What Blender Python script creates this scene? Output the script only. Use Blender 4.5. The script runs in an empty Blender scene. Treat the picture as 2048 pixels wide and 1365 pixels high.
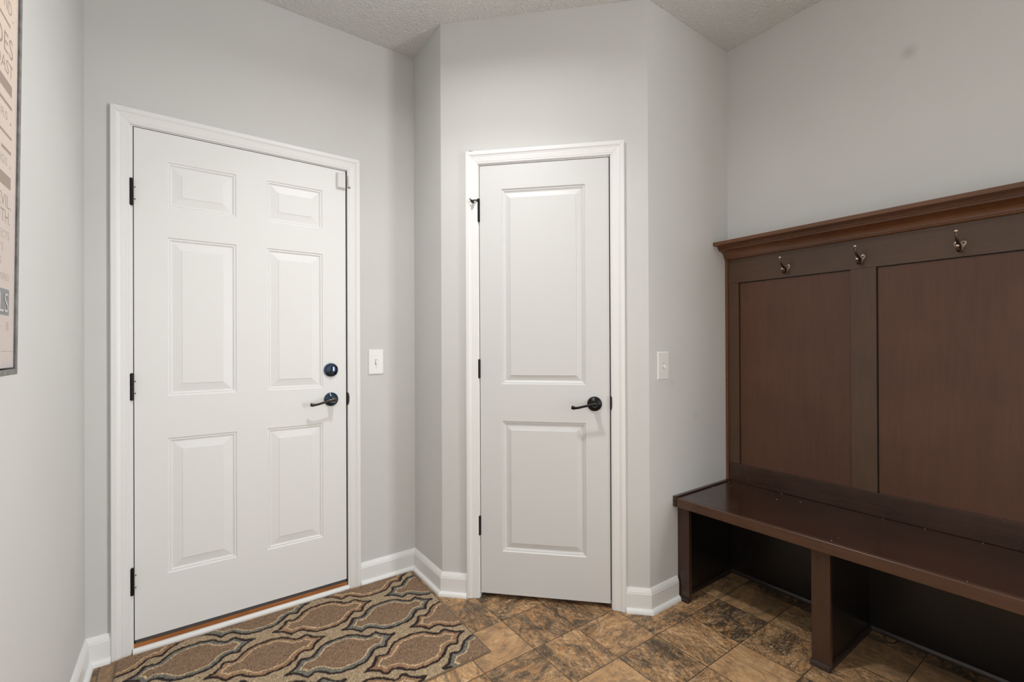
import bpy, bmesh, math, random
import numpy as np
from mathutils import Vector, Matrix, noise as mnoise

random.seed(7)
SC = bpy.context.scene
COL = SC.collection
R2 = math.sqrt(0.5)

# ------------------------------------------------------------------ plan (metres)
X0, Y1 = -0.3113, 2.3232          # left wall, back wall
XA, YB = 1.0059, 2.0017           # short return beside the back wall, then the angled closet wall
XC, YC = 1.6911, 1.3166
X5 = 2.3483                       # right wall
HC = 2.758
CAMZ = 1.1973
YEND = -3.2                       # the hall runs on behind the camera


class Frame:
    """A vertical wall face: s along it, o out of it into the room, z up."""
    def __init__(self, org, u, n, w=(0, 0, 1)):
        self.o = Vector(org); self.u = Vector(u); self.n = Vector(n); self.w = Vector(w)

    def __call__(self, s, o, z):
        return self.o + self.u * s + self.n * o + self.w * z


F0 = Frame((X0, 0, 0), (0, 1, 0), (1, 0, 0))
F1 = Frame((0, Y1, 0), (1, 0, 0), (0, -1, 0))
F2 = Frame((XA, Y1, 0), (0, -1, 0), (-1, 0, 0))
F3 = Frame((XA, YB, 0), (R2, -R2, 0), (-R2, -R2, 0))
F4 = Frame((0, YC, 0), (1, 0, 0), (0, -1, 0))
F5 = Frame((X5, 0, 0), (0, -1, 0), (-1, 0, 0))
FG = Frame((0, 0, 0), (1, 0, 0), (0, 1, 0))       # plain world axes: s = x, o = y


# ------------------------------------------------------------------ mesh helpers
def box(bm, F, s0, s1, o0, o1, z0, z1):
    vs = [bm.verts.new(F(s, o, z)) for z in (z0, z1) for o in (o0, o1) for s in (s0, s1)]
    for f in ((0, 1, 3, 2), (4, 6, 7, 5), (0, 4, 5, 1), (2, 3, 7, 6), (0, 2, 6, 4), (1, 5, 7, 3)):
        bm.faces.new([vs[i] for i in f])


def loft(bm, rings, closed_ring=True, caps=True):
    R = [[bm.verts.new(p) for p in r] for r in rings]
    n = len(R[0])
    for a, b in zip(R, R[1:]):
        for i in range(n if closed_ring else n - 1):
            j = (i + 1) % n
            bm.faces.new((a[i], a[j], b[j], b[i]))
    if caps:
        bm.faces.new(R[0]); bm.faces.new(list(reversed(R[-1])))
    return R


def tube(bm, pts, rad, seg=12, up=Vector((0, 0, 1)), flat=1.0):
    pts = [Vector(p) for p in pts]
    if not isinstance(rad, (list, tuple)):
        rad = [rad] * len(pts)
    rings = []
    for i, p in enumerate(pts):
        t = (pts[min(i + 1, len(pts) - 1)] - pts[max(i - 1, 0)]).normalized()
        a = up - t * up.dot(t)
        if a.length < 1e-4:
            a = Vector((1, 0, 0)) - t * t.x
        a.normalize(); b = t.cross(a)
        rings.append([p + (a * math.cos(2 * math.pi * k / seg) + b * math.sin(2 * math.pi * k / seg) * flat) * rad[i] for k in range(seg)])
    loft(bm, rings)


def smooth_path(pts, n=6):
    P = [Vector(p) for p in pts]
    P = [P[0] * 2 - P[1]] + P + [P[-1] * 2 - P[-2]]
    out = []
    for i in range(1, len(P) - 2):
        for k in range(n):
            t = k / n
            a, b, c, d = P[i - 1], P[i], P[i + 1], P[i + 2]
            out.append(0.5 * ((2 * b) + (c - a) * t + (2 * a - 5 * b + 4 * c - d) * t * t + (3 * b - a - 3 * c + d) * t ** 3))
    out.append(P[-2])
    return out


def lathe(bm, F, s, z, prof, seg=40):
    """prof: (radius, o) pairs, turned about the axis that leaves the wall at (s, z)."""
    rings = []
    for r, o in prof:
        rings.append([F(s + r * math.cos(2 * math.pi * k / seg), o, z + r * math.sin(2 * math.pi * k / seg)) for k in range(seg)])
    loft(bm, rings)


def lathe_z(bm, x, y, prof, seg=32):
    rings = [[Vector((x + r * math.cos(2 * math.pi * k / seg), y + r * math.sin(2 * math.pi * k / seg), z)) for k in range(seg)] for r, z in prof]
    loft(bm, rings)


def ball(bm, c, r, seg=16):
    bmesh.ops.create_uvsphere(bm, u_segments=seg, v_segments=seg // 2, radius=r, matrix=Matrix.Translation(Vector(c)))


def prism(bm, F, prof, s0, s1, axis='s', skew0=0.0, skew1=0.0):
    """prof: (o, z) outline run from s0 to s1; skew lengthens each end in proportion to o (a mitre)."""
    rings = [[F(s0 + skew0 * o, o, z) for o, z in prof], [F(s1 + skew1 * o, o, z) for o, z in prof]]
    loft(bm, rings)


def finish(bm, name, mat, parent=None, base=None, smooth=False, bevel=0.0, bevel_seg=2, autosmooth=None):
    bmesh.ops.recalc_face_normals(bm, faces=bm.faces[:])
    me = bpy.data.meshes.new(name)
    off = Vector((0, 0, 0))
    if parent is not None:
        off = world_loc(parent)
    elif base is not None:
        off = Vector(base)
    bmesh.ops.translate(bm, verts=bm.verts[:], vec=-off)
    if smooth:
        for f in bm.faces:
            f.smooth = True
        if autosmooth:
            for e in bm.edges:
                if len(e.link_faces) == 2 and e.calc_face_angle(0) > autosmooth:
                    e.smooth = False
    bm.to_mesh(me); bm.free()
    o = bpy.data.objects.new(name, me)
    COL.objects.link(o)
    mats = mat if isinstance(mat, (list, tuple)) else [mat]
    for m in mats:
        me.materials.append(m)
    if parent is not None:
        o.parent = parent
    else:
        o.location = off
    if bevel > 0:
        b = o.modifiers.new('bevel', 'BEVEL'); b.width = bevel; b.segments = bevel_seg
        b.limit_method = 'ANGLE'; b.angle_limit = math.radians(40); b.harden_normals = False
    return o


def world_loc(o):
    v = Vector((0, 0, 0))
    while o is not None:
        v += o.location; o = o.parent
    return v


def tag(o, label=None, cat=None, group=None, kind=None):
    if label: o['label'] = label
    if cat: o['category'] = cat
    if group: o['group'] = group
    if kind: o['kind'] = kind
    return o


def empty(name, loc):
    o = bpy.data.objects.new(name, None); COL.objects.link(o); o.location = loc
    o.empty_display_size = 0.05
    return o


def B():
    return bmesh.new()


# ------------------------------------------------------------------ materials
def mat(name, color=(0.8, 0.8, 0.8), rough=0.5, metal=0.0, spec=0.5, coat=0.0, coat_rough=0.1):
    m = bpy.data.materials.new(name); m.use_nodes = True
    b = m.node_tree.nodes['Principled BSDF']
    b.inputs['Base Color'].default_value = (*color, 1)
    b.inputs['Roughness'].default_value = rough
    b.inputs['Metallic'].default_value = metal
    b.inputs['Specular IOR Level'].default_value = spec
    b.inputs['Coat Weight'].default_value = coat
    b.inputs['Coat Roughness'].default_value = coat_rough
    return m


class NT:
    def __init__(self, m):
        self.t = m.node_tree; self.n = self.t.nodes; self.l = self.t.links
        self.b = self.n['Principled BSDF']

    def new(self, kind, **kw):
        nd = self.n.new(kind)
        for k, v in kw.items():
            if k.startswith('i_'):
                key = k[2:].replace('_', ' ')
                nd.inputs[int(key) if key.isdigit() else key].default_value = v
            else:
                setattr(nd, k, v)
        return nd

    def link(self, a, b):
        self.l.new(a, b)

    def math(self, op, a, b=None, c=None, clamp=False):
        nd = self.n.new('ShaderNodeMath'); nd.operation = op; nd.use_clamp = clamp
        for i, v in enumerate((a, b, c)):
            if v is None: continue
            if isinstance(v, (int, float)): nd.inputs[i].default_value = v
            else: self.link(v, nd.inputs[i])
        return nd.outputs[0]

    def mix(self, fac, a, b, mode='MIX'):
        nd = self.n.new('ShaderNodeMix'); nd.data_type = 'RGBA'; nd.blend_type = mode
        for sock, v in ((nd.inputs[0], fac), (nd.inputs[6], a), (nd.inputs[7], b)):
            if isinstance(v, (int, float)): sock.default_value = v
            elif isinstance(v, tuple): sock.default_value = (*v, 1) if len(v) == 3 else v
            else: self.link(v, sock)
        return nd.outputs[2]

    def ramp(self, fac, stops, interp='LINEAR'):
        nd = self.n.new('ShaderNodeValToRGB'); cr = nd.color_ramp; cr.interpolation = interp
        while len(cr.elements) < len(stops): cr.elements.new(0.5)
        for e, (p, c) in zip(cr.elements, stops):
            e.position = p; e.color = (*c, 1) if len(c) == 3 else c
        self.link(fac, nd.inputs[0])
        return nd.outputs[0]

    def noise(self, vec, scale, detail=4, rough=0.5, dist=0.0):
        nd = self.new('ShaderNodeTexNoise')
        nd.inputs['Scale'].default_value = scale; nd.inputs['Detail'].default_value = detail
        nd.inputs['Roughness'].default_value = rough; nd.inputs['Distortion'].default_value = dist
        self.link(vec, nd.inputs['Vector'])
        return nd.outputs['Fac']

    def bump(self, h, strength=0.3, dist=0.002):
        nd = self.new('ShaderNodeBump'); nd.inputs['Strength'].default_value = strength
        nd.inputs['Distance'].default_value = dist
        self.link(h, nd.inputs['Height'])
        self.link(nd.outputs[0], self.b.inputs['Normal'])
        return nd

    def pos(self):
        return self.new('ShaderNodeNewGeometry').outputs['Position']


WALL = (0.662, 0.659, 0.645)


def wall_mat(name, stains=()):
    m = mat(name, WALL, 0.75, spec=0.3)
    t = NT(m); p = t.pos()
    f = t.noise(p, 2.2, 3)
    c = t.ramp(f, [(0.3, tuple(v * 0.975 for v in WALL)), (0.7, tuple(min(1, v * 1.015) for v in WALL))])
    # a few rubbed marks that belong to the paint
    sm = t.noise(p, 28, 6, 0.7, 0.6)
    sm = t.math('GREATER_THAN', sm, 0.735)
    sm = t.math('MULTIPLY', sm, 0.10)
    c = t.mix(sm, c, (0.33, 0.31, 0.28))
    for (x, y, z, r, k) in stains:
        d = t.new('ShaderNodeVectorMath', operation='DISTANCE')
        t.link(p, d.inputs[0]); d.inputs[1].default_value = (x, y, z)
        q = t.math('DIVIDE', d.outputs['Value'], r)
        q = t.math('SUBTRACT', 1.0, q, clamp=True)
        q = t.math('MULTIPLY', q, k)
        c = t.mix(q, c, (0.30, 0.28, 0.25))
    t.link(c, t.b.inputs['Base Color'])
    t.bump(t.noise(p, 260, 2), 0.12, 0.0002)
    return m


M_WALL = wall_mat('painted_wall')
M_WALL5 = wall_mat('painted_wall_marked', [(X5, 0.563, 2.363, 0.035, 0.35)])
M_WALL4 = wall_mat('painted_wall_rubbed', [(1.86, YC, 1.02, 0.03, 0.12), (2.05, YC, 0.85, 0.04, 0.10)])

M_CEIL = mat('textured_ceiling', (0.80, 0.80, 0.785), 0.9, spec=0.2)
t = NT(M_CEIL); p = t.pos()
v = t.new('ShaderNodeTexVoronoi', feature='SMOOTH_F1'); v.inputs['Scale'].default_value = 95
t.link(p, v.inputs['Vector'])
n1 = t.noise(p, 130, 4, 0.6, 0.8)
t.bump(t.math('ADD', v.outputs['Distance'], n1), 0.85, 0.008)

M_TRIM = mat('trim_paint', (0.84, 0.839, 0.828), 0.38)
t = NT(M_TRIM); p = t.pos()
f = t.noise(p, 55, 5, 0.6, 0.4)
f = t.math('MULTIPLY', t.math('GREATER_THAN', f, 0.735), 0.35)
t.link(t.mix(f, (0.84, 0.839, 0.828), (0.50, 0.47, 0.42)), t.b.inputs['Base Color'])
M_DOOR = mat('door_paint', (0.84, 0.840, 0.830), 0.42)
t = NT(M_DOOR); p = t.pos()
t.bump(t.noise(p, 140, 3), 0.06, 0.0006)
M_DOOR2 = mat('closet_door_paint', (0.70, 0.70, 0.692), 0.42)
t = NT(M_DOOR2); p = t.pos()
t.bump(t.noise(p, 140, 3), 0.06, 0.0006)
M_DARK = mat('black_gap', (0.01, 0.01, 0.01), 0.9)
M_SWEEP = mat('grey_rubber_sweep', (0.085, 0.075, 0.075), 0.6)
M_BRONZE = mat('oil_rubbed_bronze', (0.035, 0.028, 0.024), 0.26, metal=0.75, coat=0.6, coat_rough=0.12)
M_BLUE_REFL = mat('bronze_blue_reflection', (0.030, 0.055, 0.105), 0.14, metal=0.9, coat=0.8, coat_rough=0.08)  # blue window reflection put into the bronze's base colour
M_BLACK = mat('black_hinge_metal', (0.012, 0.011, 0.011), 0.35, metal=0.6)
M_HOOK = mat('aged_bronze_hook', (0.13, 0.10, 0.08), 0.20, metal=0.95)
M_TIP = mat('bronze_tip_highlight', (0.62, 0.52, 0.44), 0.16, metal=1.0)  # bronze lightened so the ball tips carry a painted highlight
M_HOOKPLATE = mat('aged_bronze_plate', (0.30, 0.235, 0.185), 0.30, metal=0.9)
M_PLASTIC = mat('white_plastic', (0.80, 0.80, 0.77), 0.3)
M_SLOT = mat('shadowed_slot', (0.25, 0.24, 0.22), 0.6)
M_STEEL = mat('worn_steel', (0.55, 0.52, 0.5), 0.3, metal=1.0)
M_CORD = mat('black_cord', (0.012, 0.011, 0.012), 0.8)
M_CRUMB = mat('pale_crumbs', (0.75, 0.68, 0.58), 0.8)


def wood(name, c0, c1, c2, axis='z', rough=0.3, coat=0.25, chips=0.0):
    m = mat(name, c1, rough, spec=0.5, coat=coat, coat_rough=0.18)
    t = NT(m); p = t.pos()
    mp = t.new('ShaderNodeMapping')
    mp.inputs['Scale'].default_value = {'z': (14, 14, 1.1), 'y': (14, 1.1, 14), 'x': (1.1, 14, 14)}[axis]
    t.link(p, mp.inputs['Vector'])
    f = t.noise(mp.outputs[0], 5.0, 6, 0.6, 0.3)
    g = t.noise(p, 3.0, 3, 0.5)
    k = t.noise(p, 350, 2, 0.5)
    f = t.math('ADD', t.math('ADD', t.math('MULTIPLY', f, 0.35), t.math('MULTIPLY', g, 0.42)), t.math('MULTIPLY', k, 0.23))
    c = t.ramp(f, [(0.36, c0), (0.5, c1), (0.66, c2)])
    if chips:
        q = t.noise(p, 210, 2, 0.5, 0.2)
        q = t.math('MULTIPLY', t.math('GREATER_THAN', q, 0.80), chips)
        c = t.mix(q, c, (0.25, 0.16, 0.11))
    t.link(c, t.b.inputs['Base Color'])
    rr = t.math('MULTIPLY_ADD', g, 0.16, rough - 0.08)
    t.link(rr, t.b.inputs['Roughness'])
    return m


W0_, W1_, W2_ = (0.060, 0.030, 0.015), (0.076, 0.038, 0.019), (0.092, 0.047, 0.025)
M_WFRAME = wood('stained_wood_frame', W0_, W1_, W2_, 'z', 0.33, 0.15)
M_WRAIL = wood('stained_wood_rail', W0_, W1_, W2_, 'y', 0.33, 0.2)
M_WPANEL = wood('stained_wood_panel', (0.066, 0.025, 0.012), (0.088, 0.034, 0.017), (0.110, 0.045, 0.024), 'z', 0.40, 0.05)
M_WCROWN = wood('stained_wood_crown', (0.100, 0.038, 0.015), (0.135, 0.052, 0.020), (0.170, 0.070, 0.028), 'y', 0.30)
M_WSEAT = wood('stained_wood_seat', (0.024, 0.010, 0.006), (0.038, 0.016, 0.009), (0.056, 0.025, 0.014), 'y', 0.24, 0.3, chips=0.6)
M_WLOW = wood('stained_wood_posts', (0.036, 0.017, 0.010), (0.050, 0.024, 0.014), (0.066, 0.032, 0.019), 'z', 0.30, 0.2, chips=0.5)
M_WFRONT_LIT = wood('stained_wood_front_lit', (0.060, 0.028, 0.016), (0.082, 0.038, 0.022), (0.105, 0.050, 0.030), 'y', 0.26, 0.3, chips=0.6)  # seat wood lightened: lamp light on the front face put into its colour
M_WSHOE = wood('stained_wood_shoe', (0.020, 0.012, 0.009), (0.030, 0.018, 0.014), (0.05, 0.03, 0.024), 'y', 0.35, 0.2, chips=0.6)
M_OAK = wood('oak_threshold', (0.22, 0.075, 0.018), (0.36, 0.125, 0.032), (0.48, 0.19, 0.06), 'x', 0.4)
M_WSHADE = wood('shade_darkened_wood', (0.008, 0.0055, 0.005), (0.011, 0.0075, 0.0065), (0.016, 0.010, 0.008), 'z', 0.32, 0.15)  # near-black copy of the wood, shade under the bench put into its colour

# slate-look tile floor
M_TILE = mat('slate_look_tile', (0.2, 0.15, 0.1), 0.45, spec=0.3)
t = NT(M_TILE); p = t.pos()
sx = t.new('ShaderNodeSeparateXYZ'); t.link(p, sx.inputs[0])
TX, TY, OX, OY = 0.2305, 0.2277, 1.3465, 1.1975
u = t.math('DIVIDE', t.math('SUBTRACT', sx.outputs[0], OX - 40 * TX), TX)
w = t.math('DIVIDE', t.math('SUBTRACT', sx.outputs[1], OY - 40 * TY), TY)
cu, cw = t.math('FLOOR', u), t.math('FLOOR', w)
fu, fw = t.math('FRACT', u), t.math('FRACT', w)
eu = t.math('MINIMUM', fu, t.math('SUBTRACT', 1.0, fu))
ew = t.math('MINIMUM', fw, t.math('SUBTRACT', 1.0, fw))
edge = t.math('MINIMUM', eu, ew)
grout = t.math('LESS_THAN', edge, 0.0075)
wn = t.new('ShaderNodeAttribute'); wn.attribute_name = 'tile'          # one random triple for each tile, stored on the floor mesh
wsep = t.new('ShaderNodeSeparateXYZ'); t.link(wn.outputs['Vector'], wsep.inputs[0])
off = t.new('ShaderNodeVectorMath', operation='SCALE'); off.inputs['Scale'].default_value = 23.0
t.link(wn.outputs['Vector'], off.inputs[0])
pp = t.new('ShaderNodeVectorMath', operation='ADD'); t.link(p, pp.inputs[0]); t.link(off.outputs[0], pp.inputs[1])
rot = t.new('ShaderNodeVectorRotate', rotation_type='Z_AXIS'); t.link(pp.outputs[0], rot.inputs['Vector'])
t.link(t.math('MULTIPLY', t.math('FLOOR', t.math('MULTIPLY', wsep.outputs[0], 4.0)), math.pi / 2), rot.inputs['Angle'])
strm = t.new('ShaderNodeMapping'); strm.inputs['Scale'].default_value = (1.0, 1.9, 1.0); strm.inputs['Rotation'].default_value = (0, 0, 0.6)
t.link(rot.outputs[0], strm.inputs['Vector'])
V = strm.outputs[0]
big = t.noise(V, 4.5, 5, 0.62, 1.6)
mid = t.noise(V, 22, 8, 0.74, 1.0)
fine = t.noise(V, 120, 5, 0.75, 0.4)
bm_ = t.math('ADD', t.math('ADD', t.math('MULTIPLY', big, 0.50), t.math('MULTIPLY', mid, 0.34)), t.math('MULTIPLY', fine, 0.16))
shift = t.math('MULTIPLY', t.math('SUBTRACT', wsep.outputs[1], 0.50), 0.125)
bm_ = t.math('ADD', bm_, shift)
c = t.ramp(bm_, [(0.41, (0.071, 0.051, 0.036)), (0.46, (0.149, 0.099, 0.064)), (0.495, (0.269, 0.167, 0.096)), (0.53, (0.370, 0.224, 0.120)),
                 (0.58, (0.477, 0.305, 0.173)), (0.66, (0.644, 0.450, 0.288))])
pn = t.noise(V, 9, 6, 0.7, 2.0)                      # rusty patches
c = t.mix(t.ramp(pn, [(0.54, (0, 0, 0)), (0.62, (0.6, 0.6, 0.6))]), c, (0.477, 0.237, 0.092))
pg = t.noise(V, 6.5, 7, 0.70, 2.6)                   # grey slate patches
c = t.mix(t.ramp(pg, [(0.565, (0, 0, 0)), (0.585, (0.70, 0.70, 0.70))]), c, (0.137, 0.108, 0.087))
amt = t.math('GREATER_THAN', wsep.outputs[2], 0.12)
ve = t.math('ABSOLUTE', t.math('SUBTRACT', t.noise(V, 7, 7, 0.68, 2.4), 0.5))
vm = t.math('MULTIPLY', t.math('MULTIPLY', t.math('LESS_THAN', ve, 0.0065), 0.7), amt)
c = t.mix(vm, c, (0.048, 0.034, 0.025))
pit = t.noise(V, 55, 6, 0.8, 0.8)
spk = t.math('MULTIPLY', t.ramp(pit, [(0.38, (1, 1, 1)), (0.47, (0, 0, 0))]), t.math('MULTIPLY_ADD', wsep.outputs[2], 0.45, 0.40))
c = t.mix(spk, c, (0.066, 0.046, 0.034))
hl = t.math('MULTIPLY', t.ramp(pit, [(0.545, (0, 0, 0)), (0.62, (1, 1, 1))]), t.math('MULTIPLY_ADD', wsep.outputs[2], 0.40, 0.15))
c = t.mix(hl, c, (0.714, 0.587, 0.415))
plain = t.math('MULTIPLY', t.math('LESS_THAN', wsep.outputs[2], 0.14), 0.35)
c = t.mix(plain, c, (0.454, 0.288, 0.167))
c = t.mix(1.0, c, (1.16, 1.12, 1.0), 'MULTIPLY')
c = t.mix(grout, c, (0.085, 0.057, 0.034))
t.link(c, t.b.inputs['Base Color'])
t.link(t.math('MULTIPLY_ADD', mid, 0.25, 0.36), t.b.inputs['Roughness'])
h = t.math('SUBTRACT', t.math('ADD', t.math('MULTIPLY', mid, 0.6), t.math('MULTIPLY', fine, 0.4)), t.math('MULTIPLY', grout, 0.9))
t.bump(h, 0.5, 0.0022)

# poster surfaces
M_CANVAS = mat('aged_print_ground', (0.66, 0.54, 0.45), 0.7)
t = NT(M_CANVAS); p = t.pos()
sz = t.new('ShaderNodeSeparateXYZ'); t.link(p, sz.inputs[0])
zz = t.new('ShaderNodeMapRange'); t.link(sz.outputs[2], zz.inputs[0]); zz.inputs[1].default_value = 1.15; zz.inputs[2].default_value = 1.9
c = t.ramp(zz.outputs[0], [(0.0, (0.57, 0.50, 0.47)), (0.45, (0.62, 0.53, 0.48)), (1.0, (0.72, 0.58, 0.47))])
c = t.mix(t.ramp(t.noise(p, 12, 5, 0.6), [(0.45, (0, 0, 0)), (0.75, (0.5, 0.5, 0.5))]), c, (0.60, 0.55, 0.50))
# worn grey-violet border near the lower and right edge
ed = t.math('SUBTRACT', sz.outputs[2], 1.157)
ey = t.math('SUBTRACT', 1.3245, sz.outputs[1])
em = t.math('ADD', t.math('MINIMUM', ed, t.math('MULTIPLY', ey, 1.6)), t.math('MULTIPLY', t.math('SUBTRACT', t.noise(p, 45, 5, 0.7), 0.5), 0.05))
c = t.mix(t.ramp(em, [(0.0, (0.75, 0.75, 0.75)), (0.022, (0, 0, 0))]), c, (0.42, 0.40, 0.45))
t.link(c, t.b.inputs['Base Color'])
M_INK = mat('taupe_print_ink', (0.33, 0.27, 0.225), 0.8)
M_INKL = mat('faint_taupe_print_ink', (0.40, 0.335, 0.29), 0.8)
M_INK2 = mat('grey_print_ink', (0.25, 0.25, 0.26), 0.7)
M_INKW = mat('pale_print_ink', (0.55, 0.54, 0.53), 0.7)
M_PFRAME = mat('weathered_grey_frame', (0.20, 0.19, 0.175), 0.55)
t = NT(M_PFRAME); p = t.pos()
t.link(t.ramp(t.noise(p, 40, 5, 0.7), [(0.35, (0.13, 0.125, 0.115)), (0.7, (0.26, 0.25, 0.235))]), t.b.inputs['Base Color'])

# rug
M_RUG = mat('rug_pile', (0.3, 0.2, 0.15), 0.95, spec=0.1)
t = NT(M_RUG); p = t.pos()
at = t.new('ShaderNodeAttribute'); at.attribute_name = 'pattern'
nz = t.noise(p, 420, 3, 0.7)
k = t.ramp(nz, [(0.32, (0.45, 0.43, 0.42)), (0.5, (1.0, 1.0, 1.0)), (0.68, (1.65, 1.62, 1.55))])
t.link(t.mix(1.0, at.outputs['Color'], k, 'MULTIPLY'), t.b.inputs['Base Color'])
t.b.inputs['Sheen Weight'].default_value = 0.15
M_RUGBACK = mat('rug_backing', (0.17, 0.115, 0.075), 0.9)

# ------------------------------------------------------------------ room shell
WT = 0.12
DL0, DL1, DZ0, DZ1 = -0.1675, 0.6435, 0.048, 2.0657        # left (exterior) door leaf on the back wall
CL0, CL1, CZ0, CZ1 = 0.192, 0.7963, 0.0236, 2.0556         # closet door leaf on the angled wall
G = 0.003                                                  # gap round a leaf
JT = 0.018                                                 # jamb board


def structure(o, label, cat):
    return tag(o, label, cat, kind='structure')


def wall_with_hole(name, F, s0, s1, h0, h1, ztop, m, label):
    bm = B()
    box(bm, F, s0, h0, -WT, 0, 0, HC)
    box(bm, F, h1, s1, -WT, 0, 0, HC)
    box(bm, F, h0, h1, -WT, 0, ztop, HC)
    bmesh.ops.remove_doubles(bm, verts=bm.verts[:], dist=1e-5)
    o = finish(bm, name, m)
    return structure(o, label, 'wall')


bm = B()
fx0, fx1, fy0, fy1 = X0 - WT, X5 + WT, YEND, Y1 + WT
cut = lambda a, b, o, st: [a] + [o + k * st for k in range(-60, 60) if a + 1e-4 < o + k * st < b - 1e-4] + [b]
gxs, gys = cut(fx0, fx1, OX, TX), cut(fy0, fy1, OY, TY)
gv = [[bm.verts.new((x, y, 0)) for x in gxs] for y in gys]
kinds = {(-2, 1): (.1, .85, .05), (-1, 1): (.3, .35, .30), (-2, 0): (.6, .5, .35), (-1, 2): (.2, .45, .95), (0, 1): (.8, .5, .5), (-1, 0): (.45, .6, .6),
         (0, 0): (.7, .7, .15), (1, 0): (.15, .35, .8), (-1, -1): (.5, .9, .03), (0, -1): (.9, .25, .7), (1, -1): (.4, .8, .7), (2, -1): (.65, .2, .9),
         (2, -2): (.2, .5, 1.0), (1, -2): (.3, .9, .05), (3, -1): (.5, .55, .08), (2, 0): (.1, .7, .4), (-2, -1): (.75, .4, .5), (-3, 0): (.3, .75, .15)}
tones = []
for r in range(len(gys) - 1):
    for q_ in range(len(gxs) - 1):
        bm.faces.new((gv[r][q_], gv[r][q_ + 1], gv[r + 1][q_ + 1], gv[r + 1][q_]))
        ij = (math.floor(((gxs[q_] + gxs[q_ + 1]) / 2 - OX) / TX), math.floor(((gys[r] + gys[r + 1]) / 2 - OY) / TY))
        rr = random.Random(ij[0] * 101 + ij[1] * 7919)
        tones.append(kinds.get(ij, (rr.random(), rr.random(), rr.random())))
nt = len(tones)
box(bm, FG, fx0, fx1, fy0, fy1, -0.05, -0.001)
me = bpy.data.meshes.new('floor'); bm.to_mesh(me); bm.free()
ta = me.attributes.new('tile', 'FLOAT_VECTOR', 'FACE')
ta.data.foreach_set('vector', [v for tn in tones + [(.5, .5, .5)] * (len(me.polygons) - nt) for v in tn])
me.materials.append(M_TILE)
fo = bpy.data.objects.new('floor', me); COL.objects.link(fo)
structure(fo, 'brown slate-look tile floor with thin dark grout lines', 'floor')
bm = B(); box(bm, FG, X0 - WT, X5 + WT, YEND, Y1 + WT, HC, HC + 0.05)
structure(finish(bm, 'ceiling', M_CEIL), 'textured pale grey ceiling with stippled finish', 'ceiling')
bm = B(); box(bm, FG, X0 - WT, X0, YEND, Y1 + WT, 0, HC)
structure(finish(bm, 'wall_left', M_WALL), 'pale grey painted wall that carries the framed text print', 'wall')
wall_with_hole('wall_back', F1, X0, X5 + WT, DL0 - G - JT, DL1 + G + JT, DZ1 + G + JT, M_WALL, 'pale grey painted wall around the six-panel door')
bm = B(); box(bm, F2, 0, Y1 - YB, -0.11, 0, 0, HC)
structure(finish(bm, 'wall_niche', M_WALL), 'narrow shaded grey wall between the six-panel door wall and the closet wall', 'wall')
S3 = (XC - XA) / R2
wall_with_hole('wall_angled', F3, 0, S3, CL0 - G - JT, CL1 + G + JT, CZ1 + G + JT, M_WALL, 'angled pale grey wall around the two-panel closet door')
bm = B(); box(bm, F4, XC, X5, -0.11, 0, 0, HC)
structure(finish(bm, 'wall_return', M_WALL4), 'shaded grey wall with one light switch, beside the dark bench', 'wall')
WY0, WY1, WZ0, WZ1 = -2.45, -0.75, 0.45, 2.15     # window in the right wall, behind the camera
bm = B()
for y0, y1, z0, z1 in ((WY1, Y1, 0, HC), (YEND, WY0, 0, HC), (WY0, WY1, 0, WZ0), (WY0, WY1, WZ1, HC)):
    box(bm, FG, X5, X5 + WT, y0, y1, z0, z1)
bmesh.ops.remove_doubles(bm, verts=bm.verts[:], dist=1e-5)
structure(finish(bm, 'wall_right', M_WALL5), 'pale grey painted wall above the dark coat-hook panel', 'wall')
bm = B()
for y0, y1, z0, z1 in ((WY0, WY0 + 0.05, WZ0, WZ1), (WY1 - 0.05, WY1, WZ0, WZ1), (WY0, WY1, WZ0, WZ0 + 0.05), (WY0, WY1, WZ1 - 0.05, WZ1), (WY0, WY1, 1.28, 1.32), ((WY0 + WY1) / 2 - 0.025, (WY0 + WY1) / 2 + 0.025, WZ0, WZ1)):
    box(bm, FG, X5 + 0.03, X5 + 0.07, y0, y1, z0, z1)
structure(finish(bm, 'window_1', M_TRIM), 'white window frame in the right wall behind the camera', 'window')
FE = Frame((0, YEND, 0), (1, 0, 0), (0, 1, 0))
bm = B(); box(bm, FE, X0 - WT, X5 + WT, -WT, 0, 0, HC)
structure(finish(bm, 'wall_front', M_WALL), 'grey end wall of the hall behind the camera', 'wall')


# ------------------------------------------------------------------ baseboards and shoe moulding
BB = [(0, 0), (0.013, 0), (0.013, 0.083), (0.0115, 0.087), (0.0115, 0.090), (0.0085, 0.098), (0.0055, 0.1045), (0.004, 0.1075), (0, 0.1075)]
SH = [(0.013, 0), (0.027, 0), (0.0268, 0.006), (0.0245, 0.0125), (0.020, 0.0175), (0.0155, 0.0195), (0.013, 0.0195)]


def baseboard(name, runs, label):
    root = None
    for i, (F, s0, s1, k0, k1) in enumerate(runs):
        bm = B(); prism(bm, F, BB, s0, s1, skew0=k0, skew1=k1)
        if root is None:
            base = F((s0 + s1) / 2, 0, 0)
            root = finish(bm, name, M_TRIM, base=base)
            structure(root, label, 'baseboard')
        else:
            finish(bm, 'baseboard_segment', M_TRIM, parent=root)
        bm = B(); prism(bm, F, SH, s0, s1, skew0=k0, skew1=k1)
        finish(bm, 'shoe_molding', M_TRIM, parent=root, smooth=True, autosmooth=0.7)


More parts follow.
